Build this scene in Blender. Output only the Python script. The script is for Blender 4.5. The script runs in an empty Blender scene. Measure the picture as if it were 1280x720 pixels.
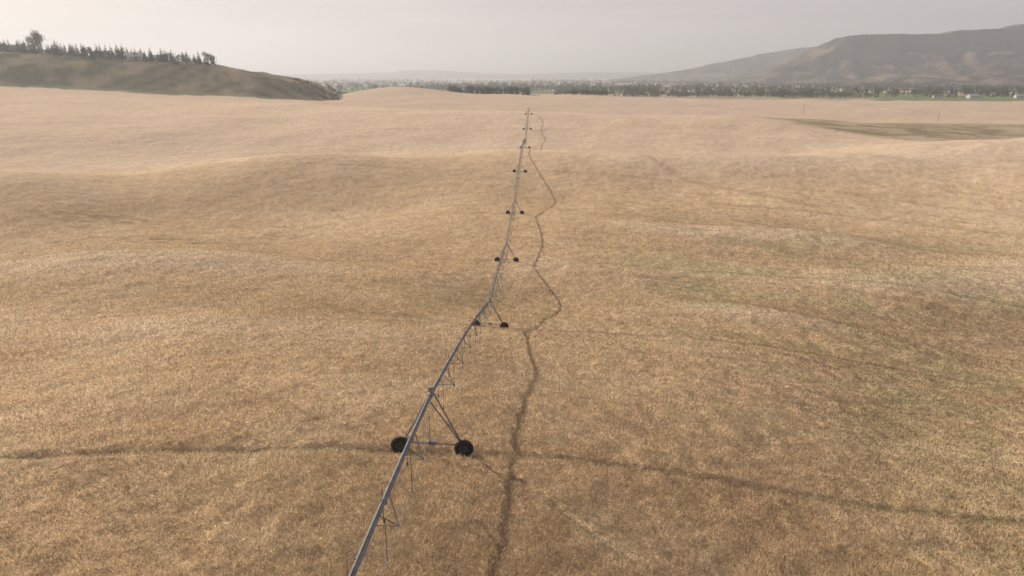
import bpy, math, numpy as np
from mathutils import Vector
rng=np.random.default_rng(7)
S=bpy.context.scene
CZ=40.0
# ------------------------------------------------------------ noise
TAB=[np.random.default_rng(100+i).random((256,256)) for i in range(8)]
def vnoise(x,y,seed=0):
    T=TAB[seed%8]
    xi=np.floor(x).astype(np.int64); yi=np.floor(y).astype(np.int64)
    fx=x-xi; fy=y-yi
    fx=fx*fx*(3-2*fx); fy=fy*fy*(3-2*fy)
    a=T[xi&255,yi&255]; b=T[(xi+1)&255,yi&255]; c=T[xi&255,(yi+1)&255]; d=T[(xi+1)&255,(yi+1)&255]
    return (a*(1-fx)+b*fx)*(1-fy)+(c*(1-fx)+d*fx)*fy
def fbm(x,y,sc,oc=3,seed=0):
    v=0;a=1;t=0
    for i in range(oc):
        k=2.03**i/sc
        ca,sa=math.cos(i*1.1+.4),math.sin(i*1.1+.4)
        v=v+a*vnoise((x*ca-y*sa)*k+13.7*i,(x*sa+y*ca)*k+7.1*i,seed+i); t+=a; a*=.5
    return v/t
def sstep(t):
    t=np.clip(t,0,1); return t*t*(3-2*t)
def hermite(xs,ys,q):
    xs=np.array(xs,float); ys=np.array(ys,float); m=np.gradient(ys,xs)
    q=np.clip(q,xs[0],xs[-1]); i=np.clip(np.searchsorted(xs,q)-1,0,len(xs)-2)
    h=xs[i+1]-xs[i]; t=(q-xs[i])/h
    return ((1+2*t)*(1-t)**2)*ys[i]+t*(1-t)**2*h*m[i]+t*t*(3-2*t)*ys[i+1]+t*t*(t-1)*h*m[i+1]
# ------------------------------------------------------------ terrain (depth below the drone, by heading)
FAR=[(2000,41),(6000,46),(16000,52)]
COLS=[(-.742,[(10,19),(24,20.3),(37,22),(60,26),(86,30),(115,33.8),(150,36.5),(178,34),(198,28.6),(211,28.2),(235,34),(275,38),(350,28.5),(450,19.5),(600,9.5),(800,12),(1300,33)]+FAR),
(-.394,[(10,18.7),(24,20),(37,21.9),(60,25.5),(86,30.3),(120,34.3),(165,38),(203,35),(232,29.0),(245,28.2),(272,34),(315,36.5),(370,29),(450,24),(600,20),(800,25),(1300,36)]+FAR),
(.02,[(10,18.5),(24,20.3),(37,22.3),(60,27),(87,33.2),(110,36),(137,37.2),(188,36.8),(232,33.0),(262,28.9),(275,28.5),(305,33.4),(345,33.9),(400,28),(450,23.4),(500,25.5),(560,29),(700,27.5),(900,26),(1200,36)]+FAR),
(.30,[(10,18.7),(24,21),(37,23),(60,28.6),(80,33),(110,37),(137,38.3),(188,38.9),(230,34.6),(256,29.0),(290,35),(335,36),(390,29),(425,25.0),(480,29.3),(520,30.6),(560,32.2),(700,33),(900,32),(1100,36),(1300,38)]+FAR),
(.742,[(10,18.7),(28,22.3),(37,24.4),(55,30.6),(76,36.0),(105,40.8),(133,37.0),(160,40.6),(200,39.6),(250,31.0),(290,26.0),(350,31),(420,37),(480,37),(550,37),(700,36),(900,36),(1100,37),(1300,38)]+FAR)]
US=np.array([-1.3]+[c[0] for c in COLS]+[1.3])
def smooth_h(x,y):
    x=np.asarray(x,float); y=np.asarray(y,float)
    Y=np.clip(y,10,15999); q=np.log(Y)
    u=np.clip(x/np.maximum(y,30),-1.29,1.29)
    R=[hermite(np.log([p[0] for p in c[1]]),[p[1] for p in c[1]],q) for c in COLS]
    R=np.stack([R[0]]+R+[R[-1]]); M=np.gradient(R,US,axis=0)
    i=np.clip(np.searchsorted(US,u)-1,0,len(US)-2)
    h=US[i+1]-US[i]; t=(u-US[i])/h
    g=lambda A,k: np.take_along_axis(A,k[None],0)[0]
    B=((1+2*t)*(1-t)**2)*g(R,i)+t*(1-t)**2*h*g(M,i)+t*t*(3-2*t)*g(R,i+1)+t*t*(t-1)*h*g(M,i+1)
    B=B+1.9*np.exp(-((x-4)/16)**2-((y-110)/11)**2)+1.3*np.exp(-((x-10)/20)**2-((y-207)/16)**2)+.8*np.exp(-((x-1)/10)**2-((y-60)/9)**2)
    B=B-.35*np.exp(-((x-1)/9)**2-((y-80)/6)**2)
    B=B-11*np.exp(-((x+135)/65)**2-((y-850)/90)**2)
    B=B-3.4*np.exp(-((x-62)/34)**2-((y-165+.25*(x-55))/11)**2)-3.0*np.exp(-((x+64)/36)**2-((y-118)/12)**2)-2.0*np.exp(-((x-42)/20)**2-((y-98+.4*(x-40))/8)**2)-1.6*np.exp(-((x+35)/22)**2-((y-72)/9)**2)
    return B
HX=[-3000,-1500,-900,-524,-442,-360,-303,-254,-213,-185,-165]; HB=[-10,-20,-25,-22,-18,-12,-9.5,-2,6,14,24]
def hillw(x,y):
    foot=np.interp(x,[-1500,-437,-240,-170,-120],[560,603,622,670,700])
    foot=foot+8*(fbm(x,y,60,2,3)-.5)
    w=sstep((y-foot)/95)*(1-sstep((y-900)/700))
    return w*sstep((-.235*y-x)/40),foot
def terrain(x,y):
    x=np.asarray(x,float).ravel(); y=np.asarray(y,float).ravel()
    r=np.hypot(x,y)
    B=smooth_h(x,y)
    w,_=hillw(x,y)
    xi=x*712/np.clip(y,712,1500)
    top=np.minimum(np.interp(xi,HX,HB)+2.5*(fbm(x,y,45,3,2)-.5),B)
    B=B*(1-w)+top*w
    z=CZ-B
    pin=1-np.exp(-((x+2)/11)**2)*(y<470)
    z=z+pin*(2.8*(fbm(x,y,40,2,1)-.5)*sstep((r-20)/60)+.7*(fbm(x,y,14,2,4)-.5))
    z=z+3.0*(fbm(x,y,130,2,5)-.5)*sstep((r-400)/400)*(1-sstep((r-4000)/3000))
    return z
def lineX(Y): return -6.3+.038*Y
PY=-113.; PX=lineX(PY); SP=50.
R1=math.hypot(lineX(37)-PX,37-PY)
STROKES=[([(-28,36),(-14,24)],.45,.8),([(-24.5,35.5),(-12,23.5)],.4,.6),([(-31,33),(-20,24)],.35,.45),
 ([(-23.4,52),(-10.5,40),(0,33),(6,26)],.42,.6),([(-2,35),(3,30),(9,25)],.3,.35),
 ([(44,93),(50,84),(57,75)],.8,.8),([(38,80),(48,71),(60,62)],.7,.65),([(44,270),(60,232),(91,203)],1.8,.45),([(56,168),(90,160),(122,150)],1.3,.7),
 ([(50,150),(80,143),(118,130)],1.1,.6),([(9,98),(24,88),(40,72)],.6,.6),([(20,100),(40,93),(70,82)],.8,.6),([(70,120),(95,110),(120,98)],1.1,.7),
 ([(-15,88.5),(-8,88)],.8,.8),([(-70,60),(-40,66),(-18,80)],.5,.4),([(-60,150),(-30,140),(-10,120)],.9,.35),([(60,205),(110,190),(150,170)],1.6,.5),
 ([(30,62),(44,55),(56,46)],.6,.6),([(62,84),(74,76),(84,66)],.9,.7),([(55,100),(70,92),(88,84)],.9,.6)]
PATCH=[(33.7,126,7,2.2,1.),(-88,126,9,7,.85),(-80,158,14,4,.8),(-60,165,8,3,.7),(-96,112,8,3,.8),(-70,120,8,3,.55),(62,140,6,2,.6),(88,236,10,3,.5),(-58,176,8,2,.6),(40,60,4,1.2,.5),(75,98,7,1.5,.6),(-40,100,5,2,.35),(-110,175,16,4,.6)]
def marks(x,y):
    m=np.zeros_like(x)
    wx=x+1.6*(fbm(x,y,7,3,3)-.5); wy=y+1.6*(fbm(x+50,y,7,3,6)-.5)
    nz=(.4+.9*fbm(x,y,4,2,7)); sel=(np.hypot(x,y)<330)&(y>10); X=wx[sel]; Y=wy[sel]; ms=np.zeros_like(X); nn=fbm(x[sel],y[sel]*1.8,2.6,3,5); nzs=nz[sel]
    for pts,w,s in STROKES:
        d=np.full_like(X,1e9)
        for (ax,ay),(bx,by) in zip(pts[:-1],pts[1:]):
            vx,vy=bx-ax,by-ay; t=np.clip(((X-ax)*vx+(Y-ay)*vy)/(vx*vx+vy*vy),0,1)
            d=np.minimum(d,np.hypot(X-ax-t*vx,Y-ay-t*vy))
        ms=np.maximum(ms,s*np.exp(-(d/w)**2)*nzs)
    for px,py,sx,sy,s in PATCH:
        g=np.exp(-(((X-px)/sx)**2+((Y-py)/sy)**2))
        ms=np.maximum(ms,s*g*sstep((nn-.42)/.14)*1.2)
    al=.83*X-.55*Y; pe=.55*X+.83*Y
    sk=vnoise(pe/1.7+3*vnoise(al/40,pe/30,5),al/19.,6)*.65+vnoise(pe/.7,al/7.,1)*.35
    ms=np.maximum(ms,.6*sstep((sk-.62)/.13)*sstep((X-10)/35)*sstep((240-Y)/60)*sstep((fbm(X,Y,30,2,2)-.35)/.2))
    m[sel]=ms
    r=np.hypot(wx*.2+x*.8-PX,wy*.2+y*.8-PY)
    rd=np.abs(np.mod(r-R1+25,SP)-25)
    k=np.round((r-R1)/SP)
    ring=np.exp(-(rd/(.46+.12*np.maximum(k,0)))**2)*((k>=-1)&(k<=8))*(y>-60)
    ring=ring*(.45+.75*fbm(x,y,9,3,2))*(1.0*(k!=1)+1.0*(k==1)*(.3+.7*sstep((x+30)/40)))
    rg=np.clip(1.0*ring*(k<2)+(.2+.35*sstep((x-10)/30))*ring*(k==2)+.15*ring*(k>2),0,1)
    m=np.maximum(m,rg)
    return np.clip(m,0,1),ring,k,rg
def lerp(a,b,t): return a*(1-t[:,None])+b*t[:,None]
C=lambda *a: np.array(a,float)
def colour(x,y):
    n=x.size; r=np.hypot(x,y); u=x/np.maximum(y,1)
    m,ring,k,rg=marks(x,y)
    big=fbm(x,y,55,3,1); mid=fbm(x,y,7,3,3); fin=fbm(x,y,1.6,2,5)
    rr=np.hypot(x-PX,y-PY); th=np.arctan2(x-PX,y-PY)
    st=.6*vnoise(rr/1.1,th*rr/26.,2)+.4*vnoise(rr/.45+9,th*rr/14.,3)
    st2=vnoise(rr/5.+9,th*rr/50.,6)
    c=lerp(C(.80,.575,.355),C(.73,.51,.30),sstep((big-.3)/.4))
    c=lerp(c,C(.83,.625,.405),.5*sstep((mid-.5)/.3))
    c=lerp(c,C(.64,.43,.24),.3*sstep((.46-mid)/.25))
    c=lerp(c,C(.54,.38,.22),sstep((st-.5)/.35)*(.16+.28*sstep((x+5)/40)))
    c=lerp(c,C(.64,.53,.29),.5*sstep((st2-.52)/.3)*sstep((x-5)/30)*sstep((170-y)/60))
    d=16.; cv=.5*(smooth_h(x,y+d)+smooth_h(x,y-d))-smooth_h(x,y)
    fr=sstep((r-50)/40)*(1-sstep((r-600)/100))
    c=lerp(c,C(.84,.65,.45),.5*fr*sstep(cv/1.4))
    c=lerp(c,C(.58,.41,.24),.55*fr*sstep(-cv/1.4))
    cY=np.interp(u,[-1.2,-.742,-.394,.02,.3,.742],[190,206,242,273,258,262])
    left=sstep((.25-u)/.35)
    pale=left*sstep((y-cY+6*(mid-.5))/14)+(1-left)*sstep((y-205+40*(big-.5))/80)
    face_shade=left*sstep((y-cY+75)/45)*(1-sstep((y-cY+8)/10))
    c=lerp(c,C(.54,.39,.24),.5*face_shade)  # shade on the near slope below the crest, painted into the colour
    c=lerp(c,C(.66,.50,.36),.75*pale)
    g=sstep((fbm(x,y,14,3,6)-.56)/.12)*sstep((230-y)/100)
    c=lerp(c,C(.52,.45,.24),(.08+.30*sstep((x-12)/30))*g)
    c=c*(.92+.16*fin)[:,None]
    c=lerp(c,C(.27,.185,.10),.88*m)
    c=lerp(c,C(.24,.23,.085),np.clip(.6*rg*((k==1)|(k==0))*sstep((x-14)/14),0,1))
    ca,sa=math.cos(.25),math.sin(.25); X=x*ca-y*sa; Y=x*sa+y*ca
    iy=np.floor(Y/260+.4*vnoise(X/900,Y/900,1)).astype(int); ix=np.floor(X/620+.37*iy).astype(int)
    hsh=TAB[4][(ix*7+iy*13)&255,(iy*5+ix*3)&255]
    pal=np.array([[.50,.38,.27],[.58,.45,.32],[.42,.33,.22],[.16,.19,.08],[.54,.42,.29],[.28,.24,.15],[.60,.48,.35],[.20,.23,.10]])
    pc=pal[(hsh*8).astype(int)%8]
    f=sstep((y-(1000+150*(big-.5)))/30)
    c=lerp(c,pc*(.9+.2*mid)[:,None],f)
    midf=sstep((y-520)/60)*(1-f)
    c=lerp(c,C(.56,.41,.30)*np.ones((n,1)),.5*midf)
    gs=sstep((y-1010)/15)*(1-sstep((y-1130)/20))*sstep((u-.50)/.03)
    c=lerp(c,C(.20,.24,.10),gs)
    cr=np.interp(u,[.2,.3,.742,1.2],[450,434,300,262]); en=np.interp(u,[.2,.27,.4,.742,1.2],[475,512,520,495,480])
    wv=24*(fbm(x,y,40,3,1)-.5)
    dr=sstep((y-cr-wv*.5)/18)*(1-sstep((y-en-wv*1.8)/50))*sstep((u-.22)/.2)
    c=lerp(c,lerp(C(.42,.335,.215)*np.ones((n,1)),C(.22,.18,.10),sstep((fbm(x,y*1.8,16,4,2)-.38)/.22)),.8*dr)
    w,foot=hillw(x,y)
    hw=sstep(w/.03)*(1-sstep((y-1400)/100))
    hn=fbm(x,y,22,4,2); rows=.5+.5*np.sin((y-foot)*.55+6*fbm(x,y,80,2,4))
    hc=lerp(C(.26,.21,.13)*np.ones((n,1)),C(.11,.11,.058),sstep((hn-.40)/.2))
    hc=lerp(hc,C(.35,.26,.17),.45*rows*sstep((x+420)/100))
    hc=lerp(hc,C(.18,.18,.10),.7*np.exp(-((w-.06)/.07)**2))
    c=lerp(c,hc,hw)
    return c,m,hw,rg
# ------------------------------------------------------------ helpers
def link(o): S.collection.objects.link(o); return o
def nodes(name):
    m=bpy.data.materials.new(name); m.use_nodes=True; nt=m.node_tree
    return m,nt,nt.nodes["Principled BSDF"]
def N(nt,t,**k):
    n=nt.nodes.new(t)
    for a,b in k.items(): setattr(n,a,b)
    return n
def soup(name,T,cols,mat,parent=None,nrm=None):
    T=np.asarray(T,np.float32); n=len(T)
    me=bpy.data.meshes.new(name); me.vertices.add(3*n); me.edges.add(3*n); me.loops.add(3*n); me.polygons.add(n)
    ar=np.arange(3*n,dtype=np.int32); nx=ar.reshape(-1,3)[:,[1,2,0]].ravel()
    me.vertices.foreach_set("co",T.reshape(-1)); me.edges.foreach_set("vertices",np.stack([ar,nx],1).ravel())
    me.loops.foreach_set("vertex_index",ar); me.loops.foreach_set("edge_index",ar)
    me.polygons.foreach_set("loop_start",np.arange(0,3*n,3,dtype=np.int32))
    me.update()
    a=me.attributes.new("Col",'FLOAT_COLOR','FACE')
    a.data.foreach_set("color",np.concatenate([cols,np.ones((n,1))],1).astype(np.float32).ravel())
    if nrm is not None:
        a=me.attributes.new("Nrm",'FLOAT_VECTOR','FACE'); a.data.foreach_set("vector",nrm.astype(np.float32).ravel())
    me.materials.append(mat); o=link(bpy.data.objects.new(name,me))
    if parent: o.parent=parent
    return o
# ------------------------------------------------------------ ground
NT=900; RA=np.geomspace(21,480,950); thm=np.linspace(-50,50,NT)
th=np.radians(np.concatenate([np.linspace(-180,-50,26)[:-1],thm,np.linspace(50,180,26)[1:-1]]))
rr=np.concatenate([np.geomspace(.5,21,16)[:-1],RA[:-1],np.geomspace(480,15500,340)])
nt_,nr=len(th),len(rr)
TH,RR=np.meshgrid(th,rr)
gx=(RR*np.sin(TH)).ravel(); gy=(RR*np.cos(TH)).ravel()
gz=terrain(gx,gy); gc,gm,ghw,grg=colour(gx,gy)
rad=np.hypot(gx,gy)
amp=.22*sstep((rad-18)/10)*(1-sstep((rad-420)/200))
gz=gz+amp*(fbm(gx,gy,1.1,2,2)-.5)+1.6*amp*(fbm(gx,gy*1.5,4.0,2,6)-.5)-.15*gm-.15*grg
gz+=ghw*2.6*(fbm(gx,gy,9,3,5)-.5)
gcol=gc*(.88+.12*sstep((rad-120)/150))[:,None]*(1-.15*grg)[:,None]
i=np.arange(nr-1)[:,None]*nt_; j=np.arange(nt_)[None]; j2=(j+1)%nt_
F=np.stack([i+j,i+j2,i+nt_+j2,i+nt_+j],-1).reshape(-1,4)[:,::-1]
me=bpy.data.meshes.new("ground"); nv=len(gx); nf=len(F)
me.vertices.add(nv); me.loops.add(nf*4); me.polygons.add(nf)
me.vertices.foreach_set("co",np.stack([gx,gy,gz],1).astype(np.float32).ravel())
me.loops.foreach_set("vertex_index",F.astype(np.int32).ravel()); me.polygons.foreach_set("loop_start",np.arange(0,nf*4,4,dtype=np.int32))
me.update(calc_edges=True)
me.polygons.foreach_set("use_smooth",np.ones(nf,bool))
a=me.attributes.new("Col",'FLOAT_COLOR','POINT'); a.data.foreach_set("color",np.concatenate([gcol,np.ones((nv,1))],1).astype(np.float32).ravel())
ground=link(bpy.data.objects.new("ground",me))
m,nt,P=nodes("field_soil_and_crop")
at=N(nt,'ShaderNodeAttribute',attribute_name="Col"); geo=N(nt,'ShaderNodeNewGeometry')
n1=N(nt,'ShaderNodeTexNoise'); n1.inputs['Scale'].default_value=2.2; n1.inputs['Detail'].default_value=5
n2=N(nt,'ShaderNodeTexNoise'); n2.inputs['Scale'].default_value=.33; n2.inputs['Detail'].default_value=6; n2.inputs['Roughness'].default_value=.65
for q in (n1,n2): nt.links.new(geo.outputs['Position'],q.inputs['Vector'])
ad=N(nt,'ShaderNodeMath',operation='ADD'); nt.links.new(n1.outputs['Fac'],ad.inputs[0]); nt.links.new(n2.outputs['Fac'],ad.inputs[1])
mr=N(nt,'ShaderNodeMapRange'); mr.inputs[1].default_value=.7; mr.inputs[2].default_value=1.3; mr.inputs[3].default_value=.84; mr.inputs[4].default_value=1.16
nt.links.new(ad.outputs[0],mr.inputs[0])
vm=N(nt,'ShaderNodeVectorMath',operation='SCALE'); nt.links.new(at.outputs['Color'],vm.inputs[0]); nt.links.new(mr.outputs[0],vm.inputs['Scale'])
nt.links.new(vm.outputs[0],P.inputs['Base Color']); P.inputs['Roughness'].default_value=1; P.inputs['Specular IOR Level'].default_value=0
bp=N(nt,'ShaderNodeBump'); bp.inputs['Strength'].default_value=.7; bp.inputs['Distance'].default_value=.4
nt.links.new(ad.outputs[0],bp.inputs['Height']); nt.links.new(bp.outputs[0],P.inputs['Normal'])
me.materials.append(m)
# ------------------------------------------------------------ foliage materials
def leafmat(name,tr=.35,nrm=False):
    m=bpy.data.materials.new(name); m.use_nodes=True; nt=m.node_tree; nt.nodes.remove(nt.nodes["Principled BSDF"])
    out=nt.nodes["Material Output"]; at=N(nt,'ShaderNodeAttribute',attribute_name="Col")
    d=N(nt,'ShaderNodeBsdfDiffuse'); t=N(nt,'ShaderNodeBsdfTranslucent'); mx=N(nt,'ShaderNodeMixShader'); mx.inputs[0].default_value=tr
    if nrm:
        an=N(nt,'ShaderNodeAttribute',attribute_name="Nrm"); nt.links.new(an.outputs['Vector'],d.inputs['Normal'])
    nt.links.new(at.outputs['Color'],d.inputs[0]); nt.links.new(at.outputs['Color'],t.inputs[0])
    nt.links.new(d.outputs[0],mx.inputs[1]); nt.links.new(t.outputs[0],mx.inputs[2]); nt.links.new(mx.outputs[0],out.inputs[0])
    return m
wheatM=leafmat("ripe_wheat",.25,True); leafM=leafmat("tree_foliage",.2)
# ------------------------------------------------------------ wheat (looked up on the ground sheet)
NB=1350000
r=np.exp(rng.uniform(math.log(21.2),math.log(300),NB)); t=rng.uniform(-.78,.78,NB)
G=gz.reshape(nr,nt_)
def look(r,t):
    fi=15+np.log(r/21)/math.log(480/21)*949; fj=25+(np.degrees(t)+50)/100*(NT-1)
    i0=fi.astype(int); j0=fj.astype(int); return i0,j0,fi-i0,fj-j0
i0,j0,fi,fj=look(r,t); idx=(i0+(fi>.5))*nt_+j0+(fj>.5)
keep=rng.random(NB)>1.1*sstep((gm[idx]-.25)/.5); r=r[keep]; t=t[keep]; NB=len(r)
i0,j0,fi,fj=look(r,t); idx=(i0+(fi>.5))*nt_+j0+(fj>.5)
x=r*np.sin(t); y=r*np.cos(t)
z=(G[i0,j0]*(1-fi)+G[i0+1,j0]*fi)*(1-fj)+(G[i0,j0+1]*(1-fi)+G[i0+1,j0+1]*fi)*fj
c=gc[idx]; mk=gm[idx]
PX3=np.stack([gx,gy,gz],1).reshape(nr,nt_,3)
du=np.roll(PX3,-2,1)-np.roll(PX3,2,1); dv=np.gradient(PX3,axis=0); nn=np.cross(du,dv); nn/=np.linalg.norm(nn,axis=2,keepdims=True)+1e-9
nn*=np.sign(nn[...,2:3]); nn=nn.reshape(-1,3)[idx]
hh=rng.uniform(.14,.28,NB)*(1-.65*mk)*(1-.6*sstep((r-170)/130))
w=np.clip(.00065*r,.018,.10)*rng.uniform(.6,1.5,NB)
a1=rng.uniform(0,2*np.pi,NB); lean=rng.uniform(.3,1.1,NB)*hh; a2=rng.normal(.4,1.2,NB)+3*(fbm(x,y,14,2,1)-.5)
P0=np.stack([x,y,z-.04],1); W=np.stack([np.cos(a1)*w,np.sin(a1)*w,np.zeros(NB)],1)
L=np.stack([np.cos(a2)*lean,np.sin(a2)*lean,hh],1)
T=np.stack([P0-W*.35+L*.1,P0+L*.95+W*.5,P0+L-W*.5],1)
T[:,0,2]-=.05
c=c*rng.uniform(.87,1.14,NB)[:,None]
nb=nn+rng.normal(size=(NB,3))*.16; nb/=np.linalg.norm(nb,axis=1,keepdims=True)
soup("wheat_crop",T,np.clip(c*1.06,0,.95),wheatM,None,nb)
# ------------------------------------------------------------ solid builder
class B:
    def __init__(s): s.v=[];s.f=[]
    def tube(s,a,b,r,n=6,r2=None,cap=True):
        a=Vector(a);b=Vector(b);d=(b-a).normalized(); q=Vector((0,0,1)) if abs(d.z)<.9 else Vector((1,0,0))
        e=d.cross(q).normalized(); g=d.cross(e); k=len(s.v); r2=r if r2 is None else r2
        for p,R in((a,r),(b,r2)):
            for i in range(n):
                an=2*math.pi*i/n; s.v.append(p+e*math.cos(an)*R+g*math.sin(an)*R)
        for i in range(n): s.f.append((k+i,k+(i+1)%n,k+n+(i+1)%n,k+n+i))
        if cap: s.f.append(tuple(k+i for i in range(n))[::-1]); s.f.append(tuple(k+n+i for i in range(n)))
    def sweep(s,pts,r,n=10):
        k=len(s.v); m_=len(pts)
        for i,p in enumerate(pts):
            d=(pts[min(i+1,m_-1)]-pts[max(i-1,0)]).normalized(); e=d.cross(Vector((0,0,1))).normalized(); g=e.cross(d)
            for q in range(n):
                an=2*math.pi*q/n; s.v.append(p+e*math.cos(an)*r+g*math.sin(an)*r)
        for i in range(m_-1):
            for q in range(n): s.f.append((k+i*n+q,k+i*n+(q+1)%n,k+(i+1)*n+(q+1)%n,k+(i+1)*n+q))
    def box(s,c,X,Y,Z):
        c=Vector(c);k=len(s.v)
        for dx in(-1,1):
            for dy in(-1,1):
                for dz in(-1,1): s.v.append(c+X*dx+Y*dy+Z*dz)
        for f in((0,1,3,2),(4,6,7,5),(0,4,5,1),(2,3,7,6),(0,2,6,4),(1,5,7,3)): s.f.append(tuple(k+i for i in f))
    def lathe(s,c,ax,prof,n=28):
        c=Vector(c); ax=ax.normalized(); e=ax.cross(Vector((0,0,1))).normalized(); g=ax.cross(e); k=len(s.v); m_=len(prof)
        for i in range(n):
            an=2*math.pi*i/n; dr=e*math.cos(an)+g*math.sin(an)
            for R,h in prof: s.v.append(c+dr*R+ax*h)
        for i in range(n):
            for q in range(m_-1):
                s.f.append((k+i*m_+q,k+((i+1)%n)*m_+q,k+((i+1)%n)*m_+q+1,k+i*m_+q+1))
    def obj(s,name,mat,parent=None,smooth=False):
        me=bpy.data.meshes.new(name); me.from_pydata([tuple(v) for v in s.v],[],s.f); me.materials.append(mat)
        if smooth: me.polygons.foreach_set("use_smooth",np.ones(len(me.polygons),bool))
        o=link(bpy.data.objects.new(name,me))
        if parent: o.parent=parent
        return o
def pm(name,col,rough=.6,metal=0,var=.25,sc=3):
    m,nt,P=nodes(name); geo=N(nt,'ShaderNodeNewGeometry'); n1=N(nt,'ShaderNodeTexNoise'); n1.inputs['Scale'].default_value=sc; n1.inputs['Detail'].default_value=4
    nt.links.new(geo.outputs['Position'],n1.inputs['Vector'])
    cr=N(nt,'ShaderNodeValToRGB'); cr.color_ramp.elements[0].position=.3; cr.color_ramp.elements[1].position=.7
    cr.color_ramp.elements[0].color=(*[c*(1-var) for c in col],1); cr.color_ramp.elements[1].color=(*[min(1,c*(1+var)) for c in col],1)
    nt.links.new(n1.outputs['Fac'],cr.inputs[0]); nt.links.new(cr.outputs[0],P.inputs['Base Color'])
    P.inputs['Roughness'].default_value=rough; P.inputs['Metallic'].default_value=metal; return m
galv=pm("galvanised_steel",(.20,.195,.20),.8,.1); rubber=pm("tyre_rubber",(.02,.02,.022),.85); rimM=pm("wheel_rim_steel",(.07,.065,.06),.7,.2); hoseM=pm("drop_hose",(.10,.10,.11),.7); boxM=pm("control_box_paint",(.30,.30,.30),.6)
zt=lambda X,Y: float(terrain(np.array([X]),np.array([Y]))[0])
# ------------------------------------------------------------ centre pivot
root=link(bpy.data.objects.new("center_pivot_irrigator",None))
D=Vector((.038,1,0)).normalized(); SD=Vector((D.y,-D.x,0))
pipe,truss,frame,tyre,rim,hose,ctl=B(),B(),B(),B(),B(),B(),B()
tw=[]
for k in range(-1,9):
    Y=37+SP*k; X=lineX(Y); tw.append(Vector((X,Y,zt(X,Y)+3.7)))
for k,t0 in enumerate(tw):
    c=t0-Vector((0,0,3.7)); wp=[]
    for sgn in(-1,1):
        p=c+SD*sgn*1.95; gz0=zt(p.x,p.y); wp.append(Vector((p.x,p.y,gz0+.26)))
    for sgn,p in zip((-1,1),wp):
        hub=p
        prof=[(.30,-.14),(.36,-.16),(.46,-.17),(.51,-.14),(.54,-.05),(.54,.05),(.51,.14),(.46,.17),(.36,.16),(.30,.14)]
        tyre.lathe(hub,D,prof)
        for i in range(18):
            an=2*math.pi*i/18
            for s2 in(-1,1):
                an2=an+s2*.08
                e=SD*math.cos(an2)+Vector((0,0,1))*math.sin(an2); tt=-SD*math.sin(an2)+Vector((0,0,1))*math.cos(an2)
                dd=(D*.8+tt*.5*s2).normalized()
                tyre.box(hub+e*.555+D*.075*s2,e*.03,dd.cross(e).normalized()*.022,dd*.085)
        rim.lathe(hub,D,[(.0,.03),(.15,.05),(.25,.1),(.31,.13),(.31,-.13),(.25,-.1),(.15,-.05),(0,-.03)])
        rim.tube(hub-D*.05,hub+D*.4,.06,8)
        frame.box(hub+D*.33+Vector((0,0,.05)),SD*.15,D*.11,Vector((0,0,.15)))
    bb=D*.33
    a,b=wp[0]+bb+Vector((0,0,.05)),wp[1]+bb+Vector((0,0,.05))
    frame.tube(a,b,.045,8)
    frame.box((a+b)/2+Vector((0,0,.05)),SD*.22,D*.11,Vector((0,0,.11)))
    top=t0
    for sgn,e in((-1,a),(1,b)):
        for q in(-1,1):
            tp=top+D*q*.6-Vector((0,0,.12))+SD*sgn*.12
            frame.tube(e-SD*sgn*.1,tp,.048,6)
        frame.tube(e.lerp(top+D*.6,.5),e.lerp(top-D*.6,.5),.022,5)
        frame.tube(e.lerp(top+D*.6,.25),e.lerp(top-D*.6,.5),.02,5)
    ctl.box(top+Vector((0,0,.30))+D*.3,SD*.14,D*.11,Vector((0,0,.16)))
    ctl.tube(top+Vector((0,0,.05))+D*.3,top+Vector((0,0,.2))+D*.3,.03,6)
    pipe.lathe(top,D,[(.0,-.12),(.16,-.12),(.16,.12),(0,.12)],12)
for a,b in zip(tw[:-1],tw[1:]):
    L=(b-a); n=28
    pts=[a+L*(i/n)+Vector((0,0,.6*4*(i/n)*(1-i/n))) for i in range(n+1)]
    pipe.sweep(pts,.115,12)
    ns=8; st=[]
    for i in range(ns+1):
        f=i/ns; p=a+L*f+Vector((0,0,.6*4*f*(1-f)))
        dep=1.15 if 0<i<ns else .1; wd=.6 if 0<i<ns else .05
        lo=[p+SD*s2*wd-Vector((0,0,dep)) for s2 in(-1,1)]
        st.append((p,lo))
    for i,(p,lo) in enumerate(st):
        if 0<i<ns:
            pipe.lathe(p,D,[(.0,-.02),(.16,-.02),(.16,.02),(0,.02)],12)
            for q in lo:
                truss.tube(p+D*.9,q,.028,5); truss.tube(p-D*.9,q,.028,5)
            truss.tube(lo[0],lo[1],.022,5)
        if i<ns:
            for q in(0,1): truss.tube(lo[q],st[i+1][1][q],.016,5)
    for i in range(1,18):
        f=i/18; p=a+L*f+Vector((0,0,.6*4*f*(1-f))); s2=1 if i%2 else -1
        o=p+SD*s2*.38; g1=p+Vector((0,0,.2))
        hose.sweep([p+Vector((0,0,.1)),g1+SD*s2*.12,o+Vector((0,0,.12)),o-Vector((0,0,.3)),o-Vector((0,0,1.7))-D*.05],.016,6)
        hose.tube(o-Vector((0,0,1.7)),o-Vector((0,0,1.9)),.04,8)
    pipe.sweep([q+Vector((0,0,.135)) for q in pts],.022,5)
pipe.obj("pipe",galv,root,True); truss.obj("truss",galv,root); frame.obj("tower_frames",galv,root); tyre.obj("tyres",rubber,root); rim.obj("wheel_rims",rimM,root,True); hose.obj("drop_hoses",hoseM,root); ctl.obj("control_boxes",boxM,root)
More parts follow.
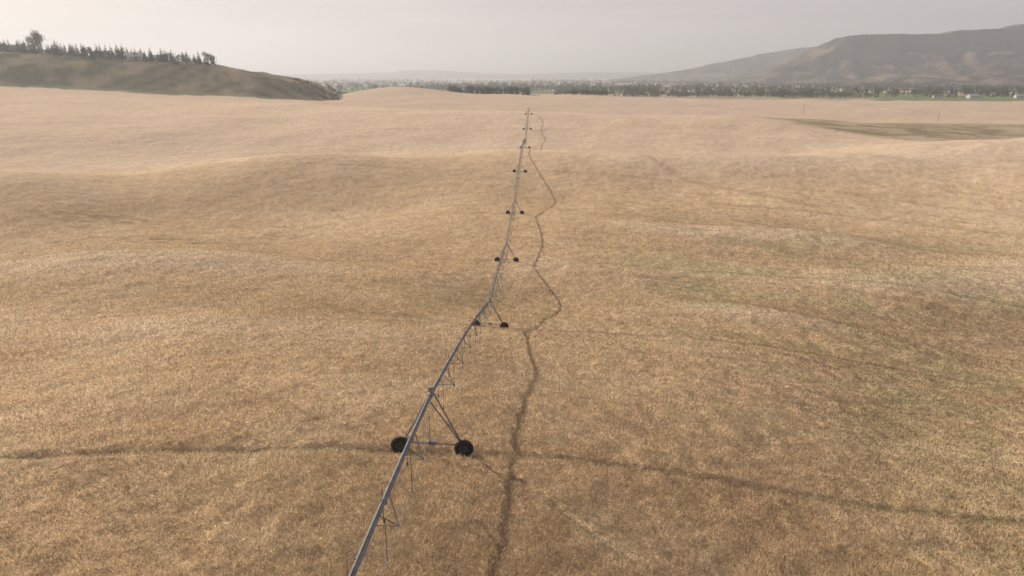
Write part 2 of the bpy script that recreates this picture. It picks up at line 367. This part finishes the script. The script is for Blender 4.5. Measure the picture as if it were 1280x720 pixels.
# ------------------------------------------------------------ trees
def rtri(c,s):
    n=len(c); d=rng.normal(size=(n,3,3)); d/=np.linalg.norm(d,axis=2,keepdims=True)
    return c[:,None]+d*np.asarray(s).reshape(-1,1,1)
def trunk(p,h,r,n=5):
    an=np.arange(n+1)*2*np.pi/n; b=np.stack([np.cos(an)*r,np.sin(an)*r,np.zeros(n+1)-.4],1)+p; t=np.array(p)+np.array([0,0,h])
    return np.stack([b[:-1],b[1:],np.repeat(t[None],n,0)],1)
def tree(kind,X,Y,Z,h,n,lite=1.):
    p=np.array([X,Y,Z]); shade=rng.uniform(.75,1.3)*lite
    if kind=='con':
        f=1-np.sqrt(rng.random(n)*.97+.003); f=.03+.97*f
        wd=h*rng.uniform(.20,.28); lay=.65+.35*(1-np.mod(f*9+rng.random(),1)); rad=wd*(1-f)*lay*rng.random(n)**.4+.01*h
        an=rng.uniform(0,2*np.pi,n); c=p+np.stack([np.cos(an)*rad,np.sin(an)*rad,f*h-rad*.25],1)
        T=rtri(c,h*.085*(1.35-f)*(110/n)**.3); T[:,:,2]=c[:,None,2]+(T[:,:,2]-c[:,None,2])*.7
        col=np.array([.030,.040,.024])*shade
    else:
        wd=h*(rng.uniform(.30,.48) if kind=='dec' else .15); k=9
        cc=rng.normal(size=(k,3)); cc/=np.linalg.norm(cc,axis=1,keepdims=True); cc*=rng.uniform(.3,.85,(k,1))
        cc=cc*np.array([wd,wd,h*.36])+p+np.array([0,0,h*.54])
        q=rng.integers(0,k,n); c=cc[q]+rng.normal(size=(n,3))*np.array([wd,wd,h*.3])*.26
        T=rtri(c,h*.09*(110/n)**.35)
        col=np.array([.050,.062,.030])*shade
        if rng.random()<.25: col=np.array([.08,.085,.04])*shade
    cols=col*rng.uniform(.55,1.5,(len(T),1))
    tk=trunk(p,h*.85 if kind=='con' else h*.6,h*.02)
    tr=[tk]
    if kind!='con' and n>200:
        for _ in range(6):
            e=cc[rng.integers(0,k)]; s0=p+np.array([0,0,h*rng.uniform(.2,.4)]); w=h*.012
            tr.append(np.array([[s0-[w,0,0],s0+[w,0,0],e],[s0-[0,w,0],s0+[0,w,0],e]]))
    tk=np.concatenate(tr)
    return np.concatenate([T,tk]),np.concatenate([cols,np.tile([.07,.055,.04],(len(tk),1))])
def grove(name,specs,lite=1.):
    xs=np.array([s[1] for s in specs],float); ys=np.array([s[2] for s in specs],float); zs=terrain(xs,ys)
    A=[tree(s[0],s[1],s[2],zz-.3,s[3],s[4],lite) for s,zz in zip(specs,zs)]
    return soup(name,np.concatenate([a[0] for a in A]),np.concatenate([a[1] for a in A]),leafM)
sp=[]
YH=708
for X in np.arange(-545,-298,3.0):
    if rng.random()<.05: continue
    if -400<X<-352 and rng.random()<.5: continue
    sp.append(('con',X+rng.normal()*1.3,YH+rng.normal()*6,rng.uniform(9,15)*(1 if X<-340 else .85),420))
for X in (-395,-389,-384,-379): sp.append(('con',X,YH+3,rng.uniform(13,16),420))
for X in np.arange(-540,-300,5): sp.append(('con' if rng.random()<.6 else 'dec',X+rng.normal()*3,YH+26+rng.normal()*7,rng.uniform(9,14),260))
grove("conifer_tree_row",sp)
grove("deciduous_tree",[('dec',-466,YH+2,23,2400)])
sp=[('dec',X+rng.normal(),YH-6+rng.normal()*4,rng.uniform(2.5,5.5),160) for X in np.arange(-540,-290,2.6)]
grove("hedge_shrubs",sp)
sp=[]
for _ in range(160):
    Y=rng.uniform(690,760); sp.append(('dec',-.245*Y-rng.uniform(0,45),Y,rng.uniform(1.5,4),50))
for _ in range(60): sp.append(('dec',rng.uniform(-292,-245),1130+rng.normal()*12,rng.uniform(6,10),110))
grove("bush_thicket",sp)
sp=[]
for _ in range(110): sp.append(('con' if rng.random()<.5 else 'dec',rng.uniform(-82,22),925+rng.normal()*9,rng.uniform(9,13),160))
for _ in range(40): sp.append(('dec',rng.uniform(75,125),935+rng.normal()*5,rng.uniform(6,9),120))
grove("windbreak_trees",sp)
sp=[]
for _ in range(2900):
    u=rng.uniform(.06,1.0); Yb=1190+750*rng.random()**1.15
    if fbm(np.array([u*40.]),np.array([Yb/60.]),1,2,3)[0]<.46: continue
    sp.append((['dec','dec','con','pop'][rng.integers(0,4)],u*Yb,Yb,rng.uniform(7,20),80))
for _ in range(200):
    u=rng.uniform(.17,.5); sp.append(('dec',u*1170,1170+rng.normal()*15,rng.uniform(7,14),90))
grove("valley_treeline",sp,1.5)  # foliage colour lightened to paint extra haze over the treeline
sp=[]
for row in range(52):
    Y0=1550*math.exp(rng.uniform(0,1.3)); u0=rng.uniform(-.5,.9); ln=rng.uniform(.12,.5); sl=rng.uniform(-.3,.3)
    for _ in range(int(ln*230)):
        u=u0+rng.uniform(0,ln); Y=Y0+sl*(u-u0)*Y0+rng.normal()*25
        sp.append(('dec' if rng.random()<.8 else 'pop',u*Y,Y,rng.uniform(10,22),30))
grove("distant_trees",sp,1.3)  # lighter leaf colour, painted-in haze again
# ------------------------------------------------------------ buildings
wallM=pm("painted_siding",(.60,.58,.55),.8,0,.1); roofM=pm("metal_roofing",(.48,.47,.46),.6,0,.15); roofB=pm("shingle_roofing",(.13,.10,.09),.9); glassM=pm("window_glass",(.03,.035,.04),.2); doorM=pm("door_paint",(.18,.10,.07),.6)
def house(name,X,Y,w,d,h,rh,ang,roof):
    e=link(bpy.data.objects.new(name,None)); z=zt(X,Y)-.3; ca,sa=math.cos(ang),math.sin(ang)
    U=Vector((ca,sa,0)); V=Vector((-sa,ca,0)); Zz=Vector((0,0,1)); c=Vector((X,Y,z))
    b=B(); b.box(c+Zz*h/2,U*w/2,V*d/2,Zz*h/2)
    for s in(-1,1):
        k=len(b.v); b.v+= [c+U*s*w/2-V*d/2+Zz*h,c+U*s*w/2+V*d/2+Zz*h,c+U*s*w/2+Zz*(h+rh)]; b.f.append((k,k+1,k+2))
    b.obj("walls",wallM,e)
    b=B(); o=.5
    for s in(-1,1):
        A=[c+U*q*(w/2+o)+V*s*(d/2+o)+Zz*(h-.15+.02) for q in(-1,1)]; R=[c+U*q*(w/2+o)+Zz*(h+rh+.12) for q in(1,-1)]
        k=len(b.v); b.v+=A+R+[v+Zz*.18 for v in A+R]
        for f in((0,1,2,3),(4,5,6,7),(0,1,5,4),(1,2,6,5),(2,3,7,6),(3,0,4,7)): b.f.append(tuple(k+i for i in f))
    b.obj("roof",roof,e)
    b=B(); nw=max(2,int(w/4))
    for i in range(nw):
        for s in(-1,1): b.box(c+U*((i+.5)/nw-.5)*w+V*s*(d/2+.02)+Zz*h*.55,U*.6,V*.03,Zz*.55)
    b.obj("windows",glassM,e)
    b=B(); b.box(c-V*(d/2+.03)+Zz*1.15+U*.1*w,U*.5,V*.04,Zz*1.05); b.obj("door",doorM,e)
house("farmhouse",-372,YH+2,16,9,4,3,.15,roofM)
house("farmhouse",-356,YH+12,11,8,3.2,2.6,-.3,roofB)
house("farmhouse",-412,YH+10,12,8,3.2,2.4,.1,roofB)
for X,Y,w,r_ in((-258,1150,18,roofM),(760,1168,18,roofM),(830,1160,14,roofM),(900,1175,20,roofM),(1010,1230,18,roofM),(430,1500,30,roofM),(-120,1900,40,roofM),(-420,2300,50,roofM),(90,2100,45,roofM),(-330,2100,40,roofM),(350,2200,50,roofM),(-600,2700,60,roofM),(700,1165,14,roofB),(-200,2500,60,roofM),(-500,1800,36,roofM),(200,2600,60,roofM)):
    house("farm_barn",X,Y,w,w*.5,w*.16+1.5,w*.1+1,rng.uniform(-.4,.4),r_)
woodM=pm("pole_wood",(.12,.09,.07),.9)
def pole(X,Y,h):
    z=zt(X,Y); b=B(); b.tube((X,Y,z-.5),(X,Y,z+h),.15,8,.1); b.box((X,Y,z+h-.7),Vector((1.1,.1,0)),Vector((0,.07,0)),Vector((0,0,.07)))
    for q in(-1,0,1): b.tube((X+q,Y+q*.08,z+h-.6),(X+q,Y+q*.08,z+h-.35),.06,6)
    b.obj("utility_pole",woodM)
for X,Y in((265,640),(340,560)): pole(X,Y,8)
pole(-300,YH,9); pole(-294,YH+8,8)
# ------------------------------------------------------------ mountains
mm,nt,P=nodes("mountain_rock"); at=N(nt,'ShaderNodeNewGeometry'); nn_=N(nt,'ShaderNodeTexNoise'); nn_.inputs['Scale'].default_value=.010; nn_.inputs['Detail'].default_value=10; nn_.inputs['Roughness'].default_value=.7
nt.links.new(at.outputs['Position'],nn_.inputs['Vector']); cr=N(nt,'ShaderNodeValToRGB'); cr.color_ramp.elements[0].position=.46; cr.color_ramp.elements[0].color=(.018,.02,.014,1); cr.color_ramp.elements[1].position=.60; cr.color_ramp.elements[1].color=(.21,.15,.10,1)
nt.links.new(nn_.outputs['Fac'],cr.inputs[0])
sp_=N(nt,'ShaderNodeSeparateXYZ'); nt.links.new(at.outputs['Normal'],sp_.inputs[0]); mrr=N(nt,'ShaderNodeMapRange'); mrr.inputs[1].default_value=.58; mrr.inputs[2].default_value=.38; mrr.inputs[3].default_value=0; mrr.inputs[4].default_value=.75
nt.links.new(sp_.outputs['Z'],mrr.inputs[0]); mxx=N(nt,'ShaderNodeMix',data_type='RGBA'); nt.links.new(mrr.outputs[0],mxx.inputs[0]); nt.links.new(cr.outputs[0],mxx.inputs[6]); mxx.inputs[7].default_value=(.10,.08,.065,1)
nt.links.new(mxx.outputs[2],P.inputs['Base Color']); P.inputs['Roughness'].default_value=1; P.inputs['Specular IOR Level'].default_value=0
def mountain(name,Yc,depth,us,tans,x0,x1,cliff,seed,gd=.6):
    nx=900
    xs=np.linspace(x0,x1,nx); s=np.concatenate([np.linspace(-.6,0,30)[:-1],np.linspace(0,.16,50)[:-1],np.linspace(.16,1,110)]); ny=len(s)
    SS,XX=np.meshgrid(s,xs,indexing='ij'); SS=SS.ravel(); XX=XX.ravel()
    bend=depth*.7*(fbm(XX,XX*0,380,4,seed)-.5)
    YY=Yc+bend-SS*depth
    crest=np.interp(XX/Yc,us,tans)*Yc+CZ
    base=CZ-44
    a=np.clip(SS,0,1)
    gul=np.clip(np.abs(fbm(XX+90*a*np.sin(XX/260),YY*.22,210,4,seed+1)-.5)*5,0,1)
    prof=np.where(SS<0,1-.35*(-SS/.6)**1.3,(1-a)**1.1*(1-cliff)+cliff*(1-sstep((a-.01)/.03)))
    H=base+(crest-base)*prof*(1-gd*np.sin(np.pi*np.clip(a-.04,0,1)**.5)*(1-gul))
    H+=34*(fbm(XX,YY,100,4,seed+2)-.5)*np.clip(a*4,0,1)*(1-a)
    H+=(fbm(XX,YY,90,3,seed+3)-.5)*9*(a<.02)
    H-=3*(a>.99)
    i=np.arange(ny-1)[:,None]*nx; j=np.arange(nx-1)[None]
    F=np.stack([i+j,i+nx+j,i+nx+j+1,i+j+1],-1).reshape(-1,4)
    me=bpy.data.meshes.new(name); me.from_pydata(np.stack([XX,YY,H],1).tolist(),[],F.tolist()); me.materials.append(mm)
    me.polygons.foreach_set("use_smooth",np.ones(len(me.polygons),bool)); return link(bpy.data.objects.new(name,me))
mountain("mountain",3100,850,[.3,.36,.40,.43,.445,.504,.574,.580,.604,.645,.652,.693,.74,.88,1.2,2.2],[-.02,.0,.016,.031,.0490,.0505,.0500,.0545,.0555,.0565,.0615,.0635,.0645,.064,.066,.02],900,6800,.30,1,.85)
mountain("mountain",4600,900,[.14,.182,.239,.272,.33,.388,.434,.463,.52,.7,1.0],[-.012,-.003,.005,.0125,.0228,.0335,.0377,.041,.035,.02,0],600,4600,.28,3,.8)
mountain("mountain",9500,1500,[-.45,-.38,-.30,-.2,-.14,-.1,-.04,.02,.1,.2,.3],[-.007,-.005,.000,.001,.005,.005,.001,.0,.0025,.002,-.006],-4500,3000,.1,5,.2)
# ------------------------------------------------------------ haze
b=B(); b.box((0,0,60),Vector((20000,0,0)),Vector((0,20000,0)),Vector((0,0,340)))
hm=bpy.data.materials.new("dusty_air"); hm.use_nodes=True; nt=hm.node_tree; nt.nodes.remove(nt.nodes["Principled BSDF"])
vs=N(nt,'ShaderNodeVolumeScatter'); vs.inputs['Color'].default_value=(1,.985,.995,1); vs.inputs['Density'].default_value=.00024; vs.inputs['Anisotropy'].default_value=.3
nt.links.new(vs.outputs[0],nt.nodes["Material Output"].inputs['Volume'])
b.obj("haze",hm)
# ------------------------------------------------------------ light
EL,AZ=math.radians(26),math.radians(-50)
W=bpy.data.worlds.new("World"); S.world=W; W.use_nodes=True; nt=W.node_tree; bg=nt.nodes["Background"]; bg.inputs[1].default_value=.1
sk=N(nt,'ShaderNodeTexSky'); sk.sky_type='NISHITA'; sk.sun_disc=False; sk.sun_elevation=EL; sk.sun_rotation=AZ; sk.dust_density=4; sk.air_density=1
tc=N(nt,'ShaderNodeTexCoord'); sx=N(nt,'ShaderNodeSeparateXYZ'); nt.links.new(tc.outputs['Generated'],sx.inputs[0])
cr=N(nt,'ShaderNodeValToRGB'); cr.color_ramp.elements[0].position=0; cr.color_ramp.elements[0].color=(.72,.65,.66,1); cr.color_ramp.elements[1].position=.6; cr.color_ramp.elements[1].color=(.38,.37,.40,1)
nt.links.new(sx.outputs['Z'],cr.inputs[0])
mp=N(nt,'ShaderNodeMapping'); mp.inputs['Scale'].default_value=(3,3,30); nt.links.new(tc.outputs['Generated'],mp.inputs[0])
cn=N(nt,'ShaderNodeTexNoise'); cn.inputs['Scale'].default_value=1.3; cn.inputs['Detail'].default_value=5; nt.links.new(mp.outputs[0],cn.inputs['Vector'])
m2=N(nt,'ShaderNodeMapRange'); m2.inputs[1].default_value=.3; m2.inputs[2].default_value=.7; m2.inputs[3].default_value=9.2; m2.inputs[4].default_value=11.0; nt.links.new(cn.outputs['Fac'],m2.inputs[0])
sc=N(nt,'ShaderNodeVectorMath',operation='SCALE'); nt.links.new(cr.outputs[0],sc.inputs[0]); nt.links.new(m2.outputs[0],sc.inputs['Scale'])
mx=N(nt,'ShaderNodeMix',data_type='RGBA'); mx.inputs[0].default_value=.88; nt.links.new(sk.outputs[0],mx.inputs[6]); nt.links.new(sc.outputs[0],mx.inputs[7]); nt.links.new(mx.outputs[2],bg.inputs[0])
sl=bpy.data.lights.new("sun",'SUN'); sl.energy=5; sl.angle=math.radians(.8); sl.color=(1,.925,.835); so=link(bpy.data.objects.new("sun",sl))
sd=Vector((-math.sin(AZ)*math.cos(EL),-math.cos(AZ)*math.cos(EL),-math.sin(EL))); so.rotation_euler=sd.to_track_quat('-Z','Y').to_euler(); so.location=(0,0,200)
cam=bpy.data.cameras.new("Camera"); cam.lens=24; cam.sensor_width=36; cam.clip_end=60000; cam.clip_start=.5
co=link(bpy.data.objects.new("Camera",cam)); co.location=(0,0,CZ); co.rotation_euler=(math.radians(90-17.4),0,0); S.camera=co
S.view_settings.view_transform='Standard'; S.view_settings.look='None'; S.view_settings.exposure=0
